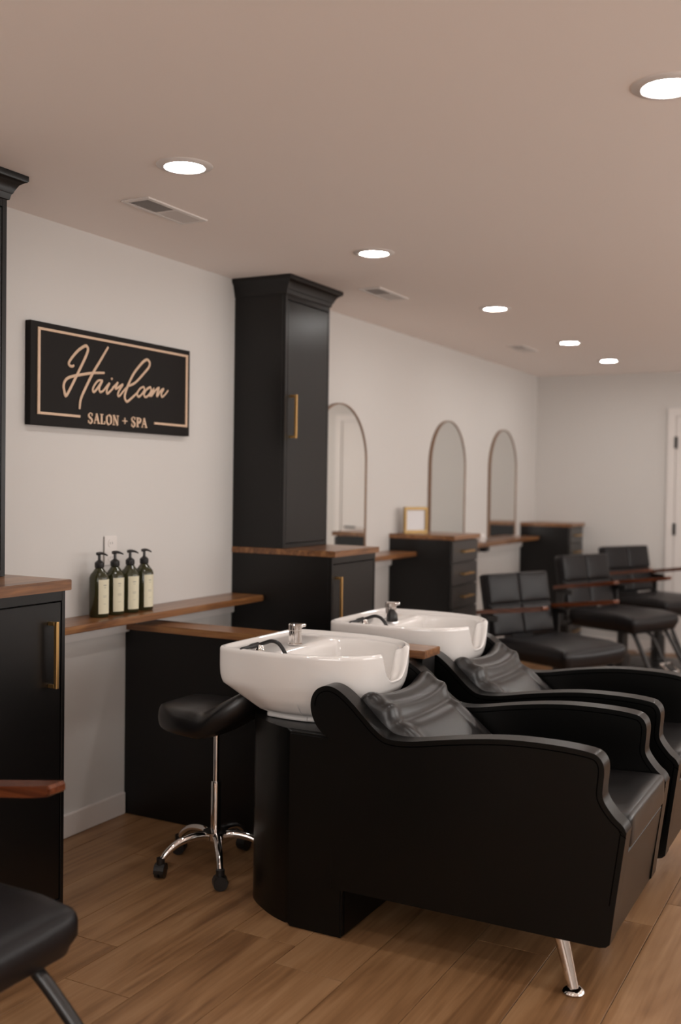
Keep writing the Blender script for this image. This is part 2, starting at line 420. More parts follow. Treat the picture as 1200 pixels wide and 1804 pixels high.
def tower(x0, x1, yf, z0, lab, hx, hz0, hz1, cl, cr, cf):
    t = tag(empty('tower_cabinet', (x0, yf, z0)), lab, 'cabinet')
    L, D, H = x1-x0, -yf, ZC-z0
    bm = bmesh.new()
    add_box(bm, 0, L, 0.018, D-.001, 0.0003, H-.012, .001, 1)
    add_box(bm, 0, .018, 0, .0182, .0003, H-.012, .001, 1); add_box(bm, L-.018, L, 0, .0182, .0003, H-.012, .001, 1)
    add_box(bm, .018, L-.018, 0, .0182, H-.105, H-.012, .001, 1); add_box(bm, .018, L-.018, 0, .0182, .0003, .02, .001, 1)
    finish('carcass', bm, CAB, t)
    shaker_door(t, .021, L-.021, .0175, .023, H-.108, hx-x0, hz0-z0, hz1-z0)
    # crown moulding: profile swept round left, front and right
    prof = [(0.0, H-.082), (.10, H-.080), (.16, H-.068), (.20, H-.062), (.26, H-.060), (.34, H-.050), (.55, H-.032), (.82, H-.022), (.92, H-.020), (1.0, H-.015), (1.0, H-.0005), (0.0, H-.0005)]
    bm = bmesh.new(); R = []
    for u, z in prof:
        R.append([bm.verts.new(p) for p in ((-u*cl-.0006, D-.0012, z), (-u*cl-.0006, -u*cf-.0006, z), (L+u*cr+.0006, -u*cf-.0006, z), (L+u*cr+.0006, D-.0012, z))])
    for a, b in zip(R, R[1:] + R[:1]):
        for i in range(3): bm.faces.new((a[i], a[i+1], b[i+1], b[i]))
    bm.faces.new([r[0] for r in R]); bm.faces.new([r[3] for r in R][::-1])
    finish('crown_moulding', bm, CAB, t, 30)
    return t
ZW = 1.0305
base_cabinet(3.987, 4.418, -.525, ZW-.0275, 'black base cabinet under the tall tower cabinet in the middle of the wall', 3.998+.03, .66, .917)
tag(box('worktop', 3.984, 4.4285, -.5407, 0, ZW-.027, ZW, WALNUT, bev=.002), 'walnut worktop slab on the middle black base cabinet', 'worktop')
tower(3.987, 4.3936, -.274, ZW+.0003, 'tall black tower cabinet with crown moulding in the middle of the wall', 4.036, 1.527, 1.723, .026, .064, .037)
base_cabinet(1.90, 2.353, -.503, ZW-.0325, 'black base cabinet at the left edge beside the shelf', 2.288, .715, .912)
tag(box('worktop', 1.895, 2.3644, -.518, 0, ZW-.032, ZW, WALNUT, bev=.002), 'walnut worktop slab on the black cabinet at the left edge', 'worktop')
tower(1.91, 2.314, -.296, ZW+.0003, 'tall black tower cabinet cut off by the left edge of the picture', 1.95, 1.527, 1.723, .05, .058, .03)

# wall shelves
def shelf(x0, x1, z, d, lab, th=.027):
    t = tag(empty('wall_shelf', ((x0+x1)/2, 0, z-th)), lab, 'shelf', None)
    L = (x1-x0)/2
    bm = bmesh.new(); add_box(bm, -L, L, -d, -.0005, 0, th, .0035, 2); finish('shelf_board', bm, WALNUT, t)
    bm = bmesh.new(); add_box(bm, -L+.002, L-.002, -.022, -.0005, -.062, -.0003, .003, 2); finish('cleat', bm, TRIM, t)
    return t
shelf(2.366, 3.984, .8177, .178, 'long walnut wall shelf carrying the four pump bottles')
shelf(4.431, 5.681, .926, .185, 'walnut wall shelf under the nearest arched mirror')
shelf(6.12, 8.186, .920, .165, 'walnut wall shelf under the two farther arched mirrors')

# pony wall between the wash chairs
t = tag(empty('half_wall', (3.29, -.65, 0)), 'low black partition wall with a walnut cap, between the two wash units', 'partition')
bm = bmesh.new(); add_box(bm, -.053, .053, -.635, .649, .001, .7395, .0015, 1); finish('panel', bm, CAB, t)
bm = bmesh.new(); add_box(bm, -.073, .064, -.650, .649, .74, .7666, .002, 2); finish('cap', bm, WALNUTY, t)

# drawer units
def drawer_unit(x0, x1, yf, lab):
    t = tag(empty('drawer_unit', (x0, yf, 0)), lab, 'drawers', 'black drawer units with brass pulls')
    L, D, Z = x1-x0, -yf, ZW-.03
    bm = bmesh.new(); add_box(bm, 0, L, .0, D-.0005, .001, Z, .001, 1); finish('carcass', bm, CAB, t)
    bm = bmesh.new(); add_box(bm, -.006, L+.014, -.03, D-.0005, Z+.0002, ZW-.003, .002, 2); finish('top', bm, WALNUT, t)
    z = Z-.006
    for h in (.128, .130, .130, .130, .196, .196):
        bm = bmesh.new(); add_box(bm, .006, L-.006, -.018, -.0002, z-h, z, .0015, 1); dr = finish('drawer', bm, DRAWF, t)
        pull('handle', dr, L/2-.085, -.018, z-h*.5, 0, False, L/2+.085)
        z -= h+.006
drawer_unit(5.684, 6.100, -.395, 'black drawer unit with brass pulls beside the middle arched mirror')
drawer_unit(8.191, 8.565, -.40, 'black drawer unit with brass pulls in the far corner')

# mirrors
def arched_mirror(xc, hw, z0, z1, lab):
    t = tag(empty('arched_mirror', (xc, -.001, z0)), lab, 'mirror', None)
    H = z1-z0; n = 40
    def outline(w, b, top):
        r = w; pts = [(-w, b)]
        for i in range(n+1):
            a = PI - PI*i/n; pts.append((w*math.cos(a), top-w+w*math.sin(a)))
        pts.append((w, b)); return pts
    o1 = outline(hw, 0, H); o2 = outline(hw-.007, .007, H-.007)
    bm = bmesh.new()
    A = [bm.verts.new((x, -.020, z)) for x, z in o1]; B = [bm.verts.new((x, 0, z)) for x, z in o1]
    C = [bm.verts.new((x, -.020, z)) for x, z in o2]; D = [bm.verts.new((x, 0, z)) for x, z in o2]
    N = len(o1)
    for i in range(N):
        j = (i+1) % N
        bm.faces.new((A[i], A[j], C[j], C[i])); bm.faces.new((A[i], B[i], B[j], A[j])); bm.faces.new((C[i], C[j], D[j], D[i])); bm.faces.new((B[i], D[i], D[j], B[j]))
    finish('frame', bm, FRAMEW, t, 30)
    prism('glass', [(x, z) for x, z in outline(hw-.0073, .0073, H-.0073)], -.015, -.002, MIRROR, t, axis='y')
arched_mirror(5.012, .314, .9275, 1.764, 'nearest arched mirror, partly hidden by the tall tower cabinet')
arched_mirror(6.575, .311, .9275, 1.760, 'middle arched mirror with a thin frame, behind the drawer unit and picture frame')
arched_mirror(7.706, .306, .9275, 1.757, 'farthest arched mirror, nearest the corner')

# picture frame on drawer unit
t = tag(empty('picture_frame', (5.84, -.10, ZW-.0027), math.radians(-30)), 'small gold picture frame standing on the drawer unit beside the middle mirror', 'picture frame')
bm = bmesh.new(); fwd, fh, b = .088, .160, .018
for a in ((-fwd, fwd, 0, b), (-fwd, fwd, fh-b, fh), (-fwd, -fwd+b, b, fh-b), (fwd-b, fwd, b, fh-b)):
    add_box(bm, a[0], a[1], -.012, .006, a[2], a[3], .003, 2)
finish('frame', bm, GOLD, t)
box('print', -fwd+b, fwd-b, -.003, .003, b, fh-b, PAPER, t, 0)
bm = bmesh.new(); add_tube(bm, [(0, .004, .12), (0, .055, .004)], .004, 8); finish('easel_leg', bm, GOLD, t)

# small items by the far shelf
t = tag(lathe('small_jar', [(0, 0), (.03, 0), (.034, .006), (.034, .045), (.028, .052), (.026, .06), (0, .062)], WHITEP, loc=(7.03, -.09, .9203)), 'small white jar at the left end of the far shelf', 'jar')
tag(box('socket_box', 7.10, 7.19, -.10, -.05, .845, .8925, BLACKP, bev=.006), 'small black socket box under the far wall shelf', 'socket box')

# wall outlet behind the bottles
t = tag(empty('wall_outlet', (3.14, -.0003, 1.055)), 'white wall outlet above the pump bottles', 'outlet')
bm = bmesh.new(); add_box(bm, -.038, .038, -.006, 0, -.057, .057, .003, 2); finish('plate', bm, WHITEP, t)
for z in (-.028, .028):
    r = lathe('socket', [(.0165, 0), (.0165, .002), (0, .002)], WHITEP, t, (0, -.006, z), 24); r.rotation_euler = (PI/2, 0, 0)
    bm = bmesh.new()
    for x in (-.006, .006): add_box(bm, x-.001, x+.001, -.0012+.0, .0, -.005, .004)
    finish('slots', bm, BLACKP, r, loc=(0, 0, .0022), rot=(PI/2, 0, 0))

# ------------------------------------------------------------------ sign
sg = tag(empty('wall_sign', (3.15, -.001, 1.518)), 'black rectangular wall sign with gold border and script lettering, above the shelf', 'sign')
SX, SZ = 3.15, 1.518
bm = bmesh.new(); add_box(bm, 2.687-SX, 3.612-SX, -.026, 0, 0, .362, .0015, 1); finish('board', bm, SIGNB, sg)
bm = bmesh.new(); yb0, yb1 = -.0305, -.0262
zt, zb, xl, xr, bw = 1.860-SZ, 1.5555-SZ, 2.718-SX, 3.593-SX, .0095
add_box(bm, xl, xr, yb0, yb1, zt-bw, zt, .0008, 1); add_box(bm, xl, xl+bw*1.4, yb0, yb1, zb, zt-bw, .0008, 1); add_box(bm, xr-bw*1.4, xr, yb0, yb1, zb, zt-bw, .0008, 1)
add_box(bm, xl+bw*1.4, 2.936-SX, yb0, yb1, zb, zb+bw, .0008, 1); add_box(bm, 3.371-SX, xr-bw*1.4, yb0, yb1, zb, zb+bw, .0008, 1)
finish('border', bm, SIGNL, sg)
G = {'H1': [(2.901,1.744),(2.89,1.739),(2.876,1.743),(2.876,1.754),(2.894,1.775),(2.923,1.801),(2.953,1.819),(2.967,1.822),(2.975,1.812),(2.97,1.796),(2.954,1.768),(2.918,1.712),(2.889,1.668),(2.861,1.63),(2.852,1.646),(2.848,1.664),(2.855,1.683),(2.874,1.697),(2.909,1.707),(2.954,1.717),(3.001,1.726),(3.067,1.733)],
 'H2': [(3.087,1.833),(3.047,1.782),(3.001,1.724),(2.961,1.664),(2.937,1.622),(2.932,1.587)],
 'a': [(3.058,1.703),(3.036,1.702),(3.017,1.688),(3.003,1.667),(3.008,1.656),(3.026,1.669),(3.056,1.703),(3.039,1.675),(3.044,1.659),(3.062,1.666),(3.081,1.685)],
 'i': [(3.081,1.685),(3.097,1.697),(3.082,1.674),(3.084,1.656),(3.105,1.67),(3.125,1.687)],
 'r': [(3.113,1.681),(3.131,1.693),(3.145,1.704),(3.131,1.682),(3.14,1.681),(3.174,1.699),(3.153,1.674),(3.145,1.657),(3.153,1.652),(3.174,1.67),(3.193,1.688)],
 'l': [(3.205,1.695),(3.249,1.713),(3.3,1.753),(3.333,1.783),(3.337,1.802),(3.322,1.811),(3.3,1.802),(3.268,1.776),(3.236,1.744),(3.208,1.703),(3.19,1.669),(3.186,1.649),(3.197,1.635),(3.215,1.642),(3.263,1.675)],
 'o1': [(3.301,1.702),(3.278,1.691),(3.261,1.671),(3.269,1.659),(3.288,1.669),(3.306,1.689),(3.301,1.702)],
 'o2': [(3.295,1.671),(3.321,1.692),(3.344,1.704),(3.321,1.693),(3.303,1.672),(3.313,1.661),(3.334,1.671),(3.349,1.691),(3.344,1.704)],
 'm': [(3.338,1.665),(3.367,1.701),(3.348,1.666),(3.374,1.691),(3.399,1.706),(3.388,1.684),(3.388,1.67),(3.408,1.692),(3.43,1.704),(3.415,1.684),(3.419,1.67),(3.439,1.681),(3.46,1.7)]}
def glyph(strokes, rad):
    bm = bmesh.new()
    for j, s in enumerate(strokes):
        pts = crom([(x-SX, -.0285-.0004*j, z-SZ) for x, z in s], 5)
        n = len(pts); rs = [rad*(.72+.28*math.sin(PI*min(1, max(0, i/(n-1))))**.5) for i in range(n)]
        add_tube(bm, pts, rs, 8, True, .5, 1)
    return finish('letter', bm, SIGNL, sg, 60)
glyph([G['H1'], G['H2']], .0062); glyph([G['a']], .0050)
glyph([G['i'], [(3.1045, 1.7125), (3.1085, 1.7145), (3.1125, 1.716)]], .0050)
for c in 'r', 'l', 'o1', 'o2', 'm': glyph([G[c]], .0060 if c == 'l' else .0048)
def serif(x0, x1, strokes):
    """strokes in a unit box: list of (points, widths)"""
    z0, z1 = 1.5392, 1.5765; bm = bmesh.new()
    for j, (pts, wd) in enumerate(strokes):
        P = [Vector((x0+(x1-x0)*u, 0, z0+(z1-z0)*v)) for u, v in pts]
        P = crom(P, 5) if len(P) > 2 else P
        n = len(P); ws = [wd[0] + (wd[-1]-wd[0])*i/(n-1) if len(wd) == 2 else (wd[int(i/(n-1)*(len(wd)-1))]) for i in range(n)]
        L, Rr = [], []
        for i, p in enumerate(P):
            tt = (P[min(i+1, n-1)]-P[max(i-1, 0)]).normalized(); nn = Vector((-tt.z, 0, tt.x))*ws[i]/2
            L.append(p+nn); Rr.append(p-nn)
        yf, yk = -.0300-.0002*j, -.0262
        for i in range(n-1):
            q = [L[i], L[i+1], Rr[i+1], Rr[i]]
            F = [bm.verts.new((a.x-SX, yf, a.z-SZ)) for a in q]; B = [bm.verts.new((a.x-SX, yk, a.z-SZ)) for a in q]
            bm.faces.new(F)
            for a in range(4): bm.faces.new((F[a], F[(a+1) % 4], B[(a+1) % 4], B[a]))
    return finish('letter', bm, SIGNL, sg, 0)
TK, TN = .0085, .0036
Sg = [([(.9, .78), (.75, .97), (.45, 1.0), (.15, .85), (.15, .65), (.45, .52), (.8, .38), (.88, .18), (.6, 0), (.3, .02), (.08, .25)], [TN, TN, TK*.8, TK, TK, TK*.8, TN, TN]), ([(.92, .72), (.92, 1.0)], [TN, TN]), ([(.08, 0), (.08, .3)], [TN, TN])]
Ag = [([(.5, 1), (.12, 0)], [TN, TN]), ([(.46, 1), (.86, 0)], [TK, TK]), ([(.25, .36), (.7, .36)], [TN, TN]), ([(0, .03), (.28, .03)], [TN, TN]), ([(.66, .03), (1.04, .03)], [TN, TN])]
Lg = [([(.28, 1), (.28, 0)], [TK, TK]), ([(0, .97), (.6, .97)], [TN, TN]), ([(0, .03), (.95, .03)], [TN, TN]), ([(.95, .3), (.92, 0)], [TN, TN])]
Og = [([(.5, 1.0), (.15, .8), (.1, .5), (.15, .2), (.5, 0), (.85, .2), (.9, .5), (.85, .8), (.5, 1.0)], [TN, TK, TK, TK, TN, TK, TK, TK, TN])]
Ng = [([(.18, 1), (.18, 0)], [TN, TN]), ([(.15, 1), (.85, 0)], [TK, TK]), ([(.85, 1), (.85, 0)], [TN, TN]), ([(0, .03), (.36, .03)], [TN, TN]), ([(.66, .97), (1.02, .97)], [TN, TN]), ([(0, .97), (.3, .97)], [TN, TN])]
Pg = [([(.25, 1), (.25, 0)], [TK, TK]), ([(.25, .97), (.7, .95), (.93, .74), (.7, .5), (.3, .47)], [TN, TK, TK, TN]), ([(0, .97), (.3, .97)], [TN, TN]), ([(0, .03), (.5, .03)], [TN, TN])]
PLg = [([(.5, .85), (.5, .2)], [TN*1.4, TN*1.4]), ([(.0, .52), (1, .52)], [TN*1.2, TN*1.2])]
for g, a, b in ((Sg, 2.979, 3.002), (Ag, 3.009, 3.041), (Lg, 3.046, 3.072), (Og, 3.079, 3.110), (Ng, 3.116, 3.150), (PLg, 3.174, 3.202), (Sg, 3.227, 3.250), (Pg, 3.258, 3.285), (Ag, 3.289, 3.323)):
    serif(a, b, g)

# ------------------------------------------------------------------ pump bottles
def pump_bottle(x, y, rz, lab):
    t = tag(empty('pump_bottle', (x, y, .8179), rz), lab, 'bottle', 'olive pump bottles on the wall shelf')
    r = .0365
    lathe('body', [(0, 0), (r-.004, 0), (r, .004), (r, .146), (r-.004, .158), (r-.014, .170), (.016, .180), (.0125, .184), (.0125, .190), (0, .190)], BOTTLE, t, n=36, smooth=50)
    # label wraps the front of the body
    bm = bmesh.new(); cols = []
    for i in range(13):
        a = math.radians(-90-38+76*i/12)
        cols.append([bm.verts.new((math.cos(a)*rr, math.sin(a)*rr, z)) for rr, z in ((r+.0006, .014), (r+.0006, .141), (r+.0001, .141), (r+.0001, .014))])
    for a, b in zip(cols, cols[1:]):
        for q in range(4): bm.faces.new((a[q], a[(q+1) % 4], b[(q+1) % 4], b[q]))
    bm.faces.new(cols[0]); bm.faces.new(cols[-1])
    lb = finish('label', bm, LABEL, t)
    bm = bmesh.new()
    for (z, wdt, h) in ((.118, 20, .0035), (.110, 14, .002), (.080, 26, .0016), (.075, 22, .0016), (.050, 18, .0014)):
        n = 6; cc = []
        for i in range(n+1):
            a = math.radians(-90-wdt/2+wdt*i/n)
            cc.append([bm.verts.new((math.cos(a)*(r+.0009), math.sin(a)*(r+.0009), zz)) for zz in (z, z+h)])
        for a, b in zip(cc, cc[1:]): bm.faces.new((a[0], b[0], b[1], a[1]))
    finish('print', bm, PRINT, lb)['kind'] = 'stuff'
    bm = bmesh.new(); add_lathe(bm, [(0, .183), (.0165, .183), (.0175, .187), (.0175, .201), (.013, .206), (.0075, .210), (.0055, .213), (.0055, .232), (0, .232)], n=20)
    pts = crom([(-.011, 0, .2345), (0, 0, .236), (.014, 0, .2355), (.028, 0, .231), (.036, 0, .2265)], 4)
    n = len(pts); add_tube(bm, pts, [.0042+.0028*(1-abs(i/(n-1)-.3)) - .003*(i/(n-1)) for i in range(n)], 8, True)
    finish('pump', bm, BLACKP, t)
for i, x in enumerate((2.995, 3.083, 3.172, 3.258)):
    pump_bottle(x, -.075, math.radians((-14, -20, -22, -12)[i]), ('leftmost of the four olive pump bottles on the wall shelf', 'second pump bottle from the left on the wall shelf', 'third pump bottle from the left on the wall shelf', 'rightmost of the four olive pump bottles on the wall shelf')[i])

# ------------------------------------------------------------------ wash (backwash) units
ARM = [(-2.045, .150), (-2.062, .154), (-2.072, .163), (-2.0835, .262), (-2.106, .440), (-2.1065, .458), (-2.098, .474), (-2.080, .489), (-2.061, .511), (-2.049, .530), (-2.045, .548),
       (-2.0485, .593), (-2.048, .614), (-2.043, .629), (-2.034, .640), (-2.018, .648), (-1.97, .654), (-1.90, .6565), (-1.80, .6545), (-1.70, .644), (-1.60, .628), (-1.53, .615), (-1.48, .609), (-1.45, .609), (-1.425, .614), (-1.395, .634), (-1.362, .664),
       (-1.33, .694), (-1.30, .718), (-1.275, .733), (-1.25, .740), (-1.226, .737), (-1.204, .724), (-1.191, .703), (-1.187, .678), (-1.192, .650), (-1.206, .622), (-1.228, .600), (-1.25, .585), (-1.262, .560), (-1.262, .150)]
def dense(outl, step=.012):
    out = []
    for i, p in enumerate(outl):
        q = outl[(i+1) % len(outl)]; out.append(p)
        d = math.dist(p, q)
        n = int(d/step) if d < .15 else 0
        for k in range(1, n): out.append((p[0]+(q[0]-p[0])*k/n, p[1]+(q[1]-p[1])*k/n))
    return out
def smooth_outline(outl, lo, hi, n=3):
    P = outl[lo:hi]; c = [(v[0], v[1]) for v in crom([(a, b, 0) for a, b in P], n)]
    return outl[:lo] + c + outl[hi:]
def dish(u, v, c=(2.93, 0)): return u
def wash_unit(x0, lab, spray):
    """x0: x of the outer face of the near arm; built in local coordinates with x measured from x0"""
    t = tag(empty('wash_unit', (x0, -1.5, 0)), lab, 'salon chair', 'black wash units with white basins')
    Y0 = -1.5
    out = smooth_outline(ARM, 3, len(ARM)-1, 3)
    loc = [(y-Y0, z) for y, z in out]
    for side in (0, 1):
        xa = 0 if side == 0 else .518
        arm = prism('arm', loc, xa, xa+.062, LEATH, t, 'x', .013, 4, 50)
        # seams along both faces of the top band
        top = [(y, z) for y, z in loc if z > .26 or y < -.54]
        top = loc[3:-16]
        for xs in (xa-.0003, xa+.0623):
            pts = []
            N = len(top)
            for i in range(N):
                y, z = top[i]; y2, z2 = top[min(i+1, N-1)]; y1, z1 = top[max(i-1, 0)]
                ty, tz = y2-y1, z2-z1; L = math.hypot(ty, tz) or 1
                pts.append((xs, y + (-tz)/L*(-.0150), z + (ty)/L*(-.0150)))
            tube('seam', pts, .0013, SEAM, arm, 6)
    # seat cushion, front skirt
    def sd(p):
        q = p.copy(); q.z += -.028*max(0, (p.y+.26))/.5; return q
    rbox('seat', .2265, .305, .045, .014, LEATHS, t, 12, 16, 4, (0, 0.0, .006), sd, (.29, -.302, .4385))
    fs = prism('front_panel', [(-.5665, .157), (-.560, .146), (-.54, .145), (-.30, .145), (-.30, .388), (-.594, .388), (-.5975, .384)], .0635, .5165, LEATH, t, 'x', .002, 2)
    # back rest: sloping soft cushion between the arms, dipped crest for the neck
    def bd(p):
        # p.x across, p.y along slope (+ up), p.z thickness (+ towards sitter)
        s = p.y/.19; u = p.x/.225
        z = p.z
        if p.z > 0:
            z += .006*math.exp(-((abs(u)-.86)/.10)**2) - .004*math.exp(-((abs(u)-.70)/.07)**2)*math.exp(-((s+.1)/.5)**2)
            z += .014*math.exp(-((s-.62)/.10)**2)*(.55+.45*u*u) - .010*math.exp(-((s-.38)/.12)**2)
        y = p.y - .034*(1-u*u)*max(0, (s+.2))/1.2
        return Vector((p.x, y, z))
    ang = math.atan2(.163, .201)
    bk = rbox('backrest', .2275, .205, .046, .030, LEATHS, t, 36, 36, 6, (0, 0, .008), bd, (.29, .042, .5655), (ang, 0, 0))
    # pedestal: D-shaped column under the basin
    prof = []
    x1, x2, yf, yr, R = .022, .558, .205, .66, .20
    half = crom([(.028, .40, 0), (.050, .462, 0), (.088, .528, 0), (.140, .592, 0), (.205, .624, 0), (.29, .628, 0)], 4)
    pts = [(.028, yf)] + [(p.x, p.y) for p in half] + [(.58-p.x, p.y) for p in half[-2::-1]] + [(.552, yf)]
    prism('pedestal', pts, .001, .592, LEATH, t, 'z', .008, 3)
    for xa in (.012, .547):
        bm = bmesh.new(); add_box(bm, xa, xa+.021, .207, .392, .001, .588, .006, 3)
        finish('side_pad', bm, LEATH, t)
    # front legs with round feet
    for s in (0, 1):
        xa = .058 if s == 0 else .522; sx = -1 if s == 0 else 1
        lg = tube('leg', [(xa, -.425+.015*max(s, spray), .156), (xa+sx*.022*(1-s), -.472+.030*max(s, spray), .010)], [.0205, .0145], CHROME, t, 20)
        lathe('foot', [(0, .001), (.027, .001), (.030, .005), (.027, .010), (.017, .016), (0, .016)], CHROME, lg, (xa+sx*.022*(1-s), -.472+.030*max(s, spray), 0), 28)
    # ---- basin
    bs = basin(t, (.29, .43, 0))
    # lever tap
    fx, fy, fz = .273+.0, .528, .803
    fa = lathe('tap', [(0, 0), (.0235, 0), (.0245, .003), (.0215, .006), (.0205, .046), (.0225, .048), (.0225, .064), (.019, .068), (0, .069)], CHROME, t, (fx, fy, fz), 32)
    bm = bmesh.new(); add_tube(bm, [(0, -.004, .058), (.004, -.030, .064), (.005, -.036, .064)], [.0085, .006, .005], 12)
    finish('lever', bm, CHROME, fa)
    # hand shower lying on the deck
    lathe('hose_socket', [(0, 0), (.016, 0), (.017, .003), (.012, .008), (.010, .018), (.006, .021), (0, .021)], CHROME, t, (.112, .560, .801), 20)
    tube('hose', crom([(.110, .566, .818), (.112, .545, .826), (.114, .520, .834), (.114, .495, .829), (.110, .472, .808), (.110, .458, .780), (.118, .450, .75)], 6), .0062, BLACKP, t, 12)
    sp = tube('spray_handle', crom([(.042, .588, .812), (.065, .582, .814), (.090, .574, .817), (.110, .566, .820)], 4), [.003]+[.0055]*6+[.0085]*6, BLACKP, t, 12)
    if spray:
        bm = bmesh.new(); add_lathe(bm, [(0, 0), (.020, 0), (.023, .006), (.020, .028), (.012, .040), (.007, .046), (0, .047)], n=20)
        finish('spray_head', bm, BLACKP, t, loc=(.225, .500, .8035))
    return t
def basin(par, c):
    """white ceramic shampoo bowl; local to the unit. centre x = c[0]; rear towards +y"""
    cx = c[0]; NT = 240
    # rim outline in (x, y) relative to cx; world y + 1.5
    half = [(0, .690), (.12, .691), (.195, .688), (.228, .678), (.243, .655), (.250, .60), (.256, .53), (.256, .45), (.248, .37), (.230, .30), (.200, .242), (.160, .202), (.118, .180), (.085, .171), (.045, .167), (0, .166)]
    R = crom([(x, y, 0) for x, y in half], 8)
    full = [(p.x, p.y) for p in R] + [(-p.x, p.y) for p in R[-2:0:-1]]
    L = [0]
    for i in range(len(full)): L.append(L[-1]+math.dist(full[i], full[(i+1) % len(full)]))
    def at(s):
        s = (s % 1)*L[-1]
        for i in range(len(full)):
            if L[i+1] >= s:
                f = (s-L[i])/(L[i+1]-L[i]); a, b = full[i], full[(i+1) % len(full)]
                return (a[0]+(b[0]-a[0])*f, a[1]+(b[1]-a[1])*f)
    rim = [at(i/NT) for i in range(NT)]
    cyb = .385
    def notch(x, y):      # 0..1 how deep in the neck notch
        if y > .26: return 0
        return max(0, 1-min(1, abs(x)/.096)**3.6)
    def toward(p, q, f): return (p[0]+(q[0]-p[0])*f, p[1]+(q[1]-p[1])*f)
    rings = []; ND = .094
    foot = []
    for (x, y) in rim:
        fy = .40+(y-.43)*.56; fx = x*.66
        if y < .40: fy = .40 + (y-.40)*.60
        foot.append((fx, fy+.01))
    # outer profile (f from foot to rim, z)
    def ring(fn): rings.append([fn(i) for i in range(NT)])
    ring(lambda i: (foot[i][0]*.97, foot[i][1]*.97+.012, .5935))
    ring(lambda i: (foot[i][0]*1.0, foot[i][1], .5945))
    ring(lambda i: (foot[i][0]*1.0, foot[i][1], .601))
    ring(lambda i: (foot[i][0]*.99, foot[i][1], .608))
    def pl(z, tab):
        for (z0, f0), (z1, f1) in zip(tab, tab[1:]):
            if z <= z1: return f0+(f1-f0)*(z-z0)/(z1-z0)
        return tab[-1][1]
    TR = [(.60, 0), (.700, .93), (.720, .985), (.75, 1.0), (.82, 1.0)]
    TS = [(.60, 0), (.625, .36), (.66, .66), (.70, .84), (.74, .93), (.78, .98), (.806, 1.0)]
    TF = [(.60, 0), (.63, .42), (.66, .70), (.69, .86), (.72, .945), (.76, .99), (.806, 1.0)]
    for z in (.618, .628, .640, .652, .664, .676, .688, .700, .712, .726, .742, .758, .774, .788, .798, .806):
        def fn(i, z=z):
            x, y = rim[i]; F = foot[i]
            rear = min(1, max(0, (y-.50)/.16)); rear = rear*rear*(3-2*rear)
            front = min(1, max(0, (.34-y)/.14)); front = front*front*(3-2*front)
            ff = rear*pl(z, TR) + front*pl(z, TF) + (1-rear-front)*pl(z, TS)
            k = notch(x, y); zz = z
            if k > 0:
                zt = .806 - ND*k; zz = .60 + (zt-.60)*(z-.60)/.206
                ff = rear*pl(zz, TR) + front*pl(zz, TF) + (1-rear-front)*pl(zz, TS)
            p = toward(F, (x, y), min(1, ff))
            return (p[0], p[1], zz)
        ring(fn)
    def inset(i, d):
        x, y = rim[i]; cx0, cy0 = 0, .43
        a, b = rim[i-1], rim[(i+1) % NT]; tx, ty = b[0]-a[0], b[1]-a[1]; l = math.hypot(tx, ty)
        nx, ny = ty/l, -tx/l
        if (x-cx0)*nx+(y-cy0)*ny > 0: nx, ny = -nx, -ny
        return (x+nx*d, y+ny*d)
    def rz(i, z, drop=1.0): return z - ND*notch(*rim[i])*drop
    ring(lambda i: (*inset(i, .003), rz(i, .8115)))
    ring(lambda i: (*inset(i, .009), rz(i, .8135)))
    ring(lambda i: (*inset(i, .016), rz(i, .8110)))
    ring(lambda i: (*inset(i, .021), rz(i, .8040)))
    # inner bowl opening
    def bowl(i, s, z):
        x, y = inset(i, .026)
        by = .345; hy = .150; hxx = .205
        # target ellipse-ish opening, moved towards the front
        yy = by + (y-.43)/.24*hy if y > .43 else by+(y-.43)/.264*(by-.195)
        xx = x*hxx/.23
        yy = min(yy, .50)
        return (xx*s, by+(yy-by)*s, z)
    def mixr(i, f, z):
        a = inset(i, .026); b = bowl(i, 1, 0); p = toward(a, b, f)
        zz = z
        k = notch(*rim[i])
        return (p[0], p[1], .624 + (zz-.624)*(.8035-ND*k-.624)/(.8035-.624))
    ring(lambda i: mixr(i, .15, .8015))
    ring(lambda i: mixr(i, .5, .8005))
    ring(lambda i: mixr(i, .85, .799))
    for s, z in ((1.0, .793), (.965, .775), (.93, .745), (.89, .71), (.82, .675), (.70, .648), (.5, .632), (.25, .626), (.08, .624)):
        def fn(i, s=s, z=z):
            p = bowl(i, s, z); k = notch(*rim[i]); return (p[0], p[1], .624 + (z-.624)*(.8035-ND*k-.624)/(.8035-.624))
        ring(fn)
    bm = bmesh.new(); VR = []
    for r in rings: VR.append([bm.verts.new((x+cx, y, z)) for x, y, z in r])
    for a, b in zip(VR, VR[1:]):
        for i in range(NT):
            j = (i+1) % NT; bm.faces.new((a[i], a[j], b[j], b[i]))
    bm.faces.new(VR[0][::-1]); bm.faces.new(VR[-1])
    bs = finish('basin', bm, CERA, par, 180)
    lathe('drain', [(0, .004), (.018, .004), (.022, .001), (.022, 0)], CHROME, bs, (cx, .345, .6235), 24)
    bm = bmesh.new(); add_lathe(bm, [(0, 0), (.0045, 0), (.0045, .001), (0, .001)], n=14)
    ov = finish('overflow_hole', bm, BLACKP, bs, loc=(cx+.0, .205, .700))
    return bs
wash_unit(2.640, 'nearer black leather wash unit with a white basin', False)
wash_unit(3.372, 'farther black leather wash unit with a white basin, partly hidden', True)

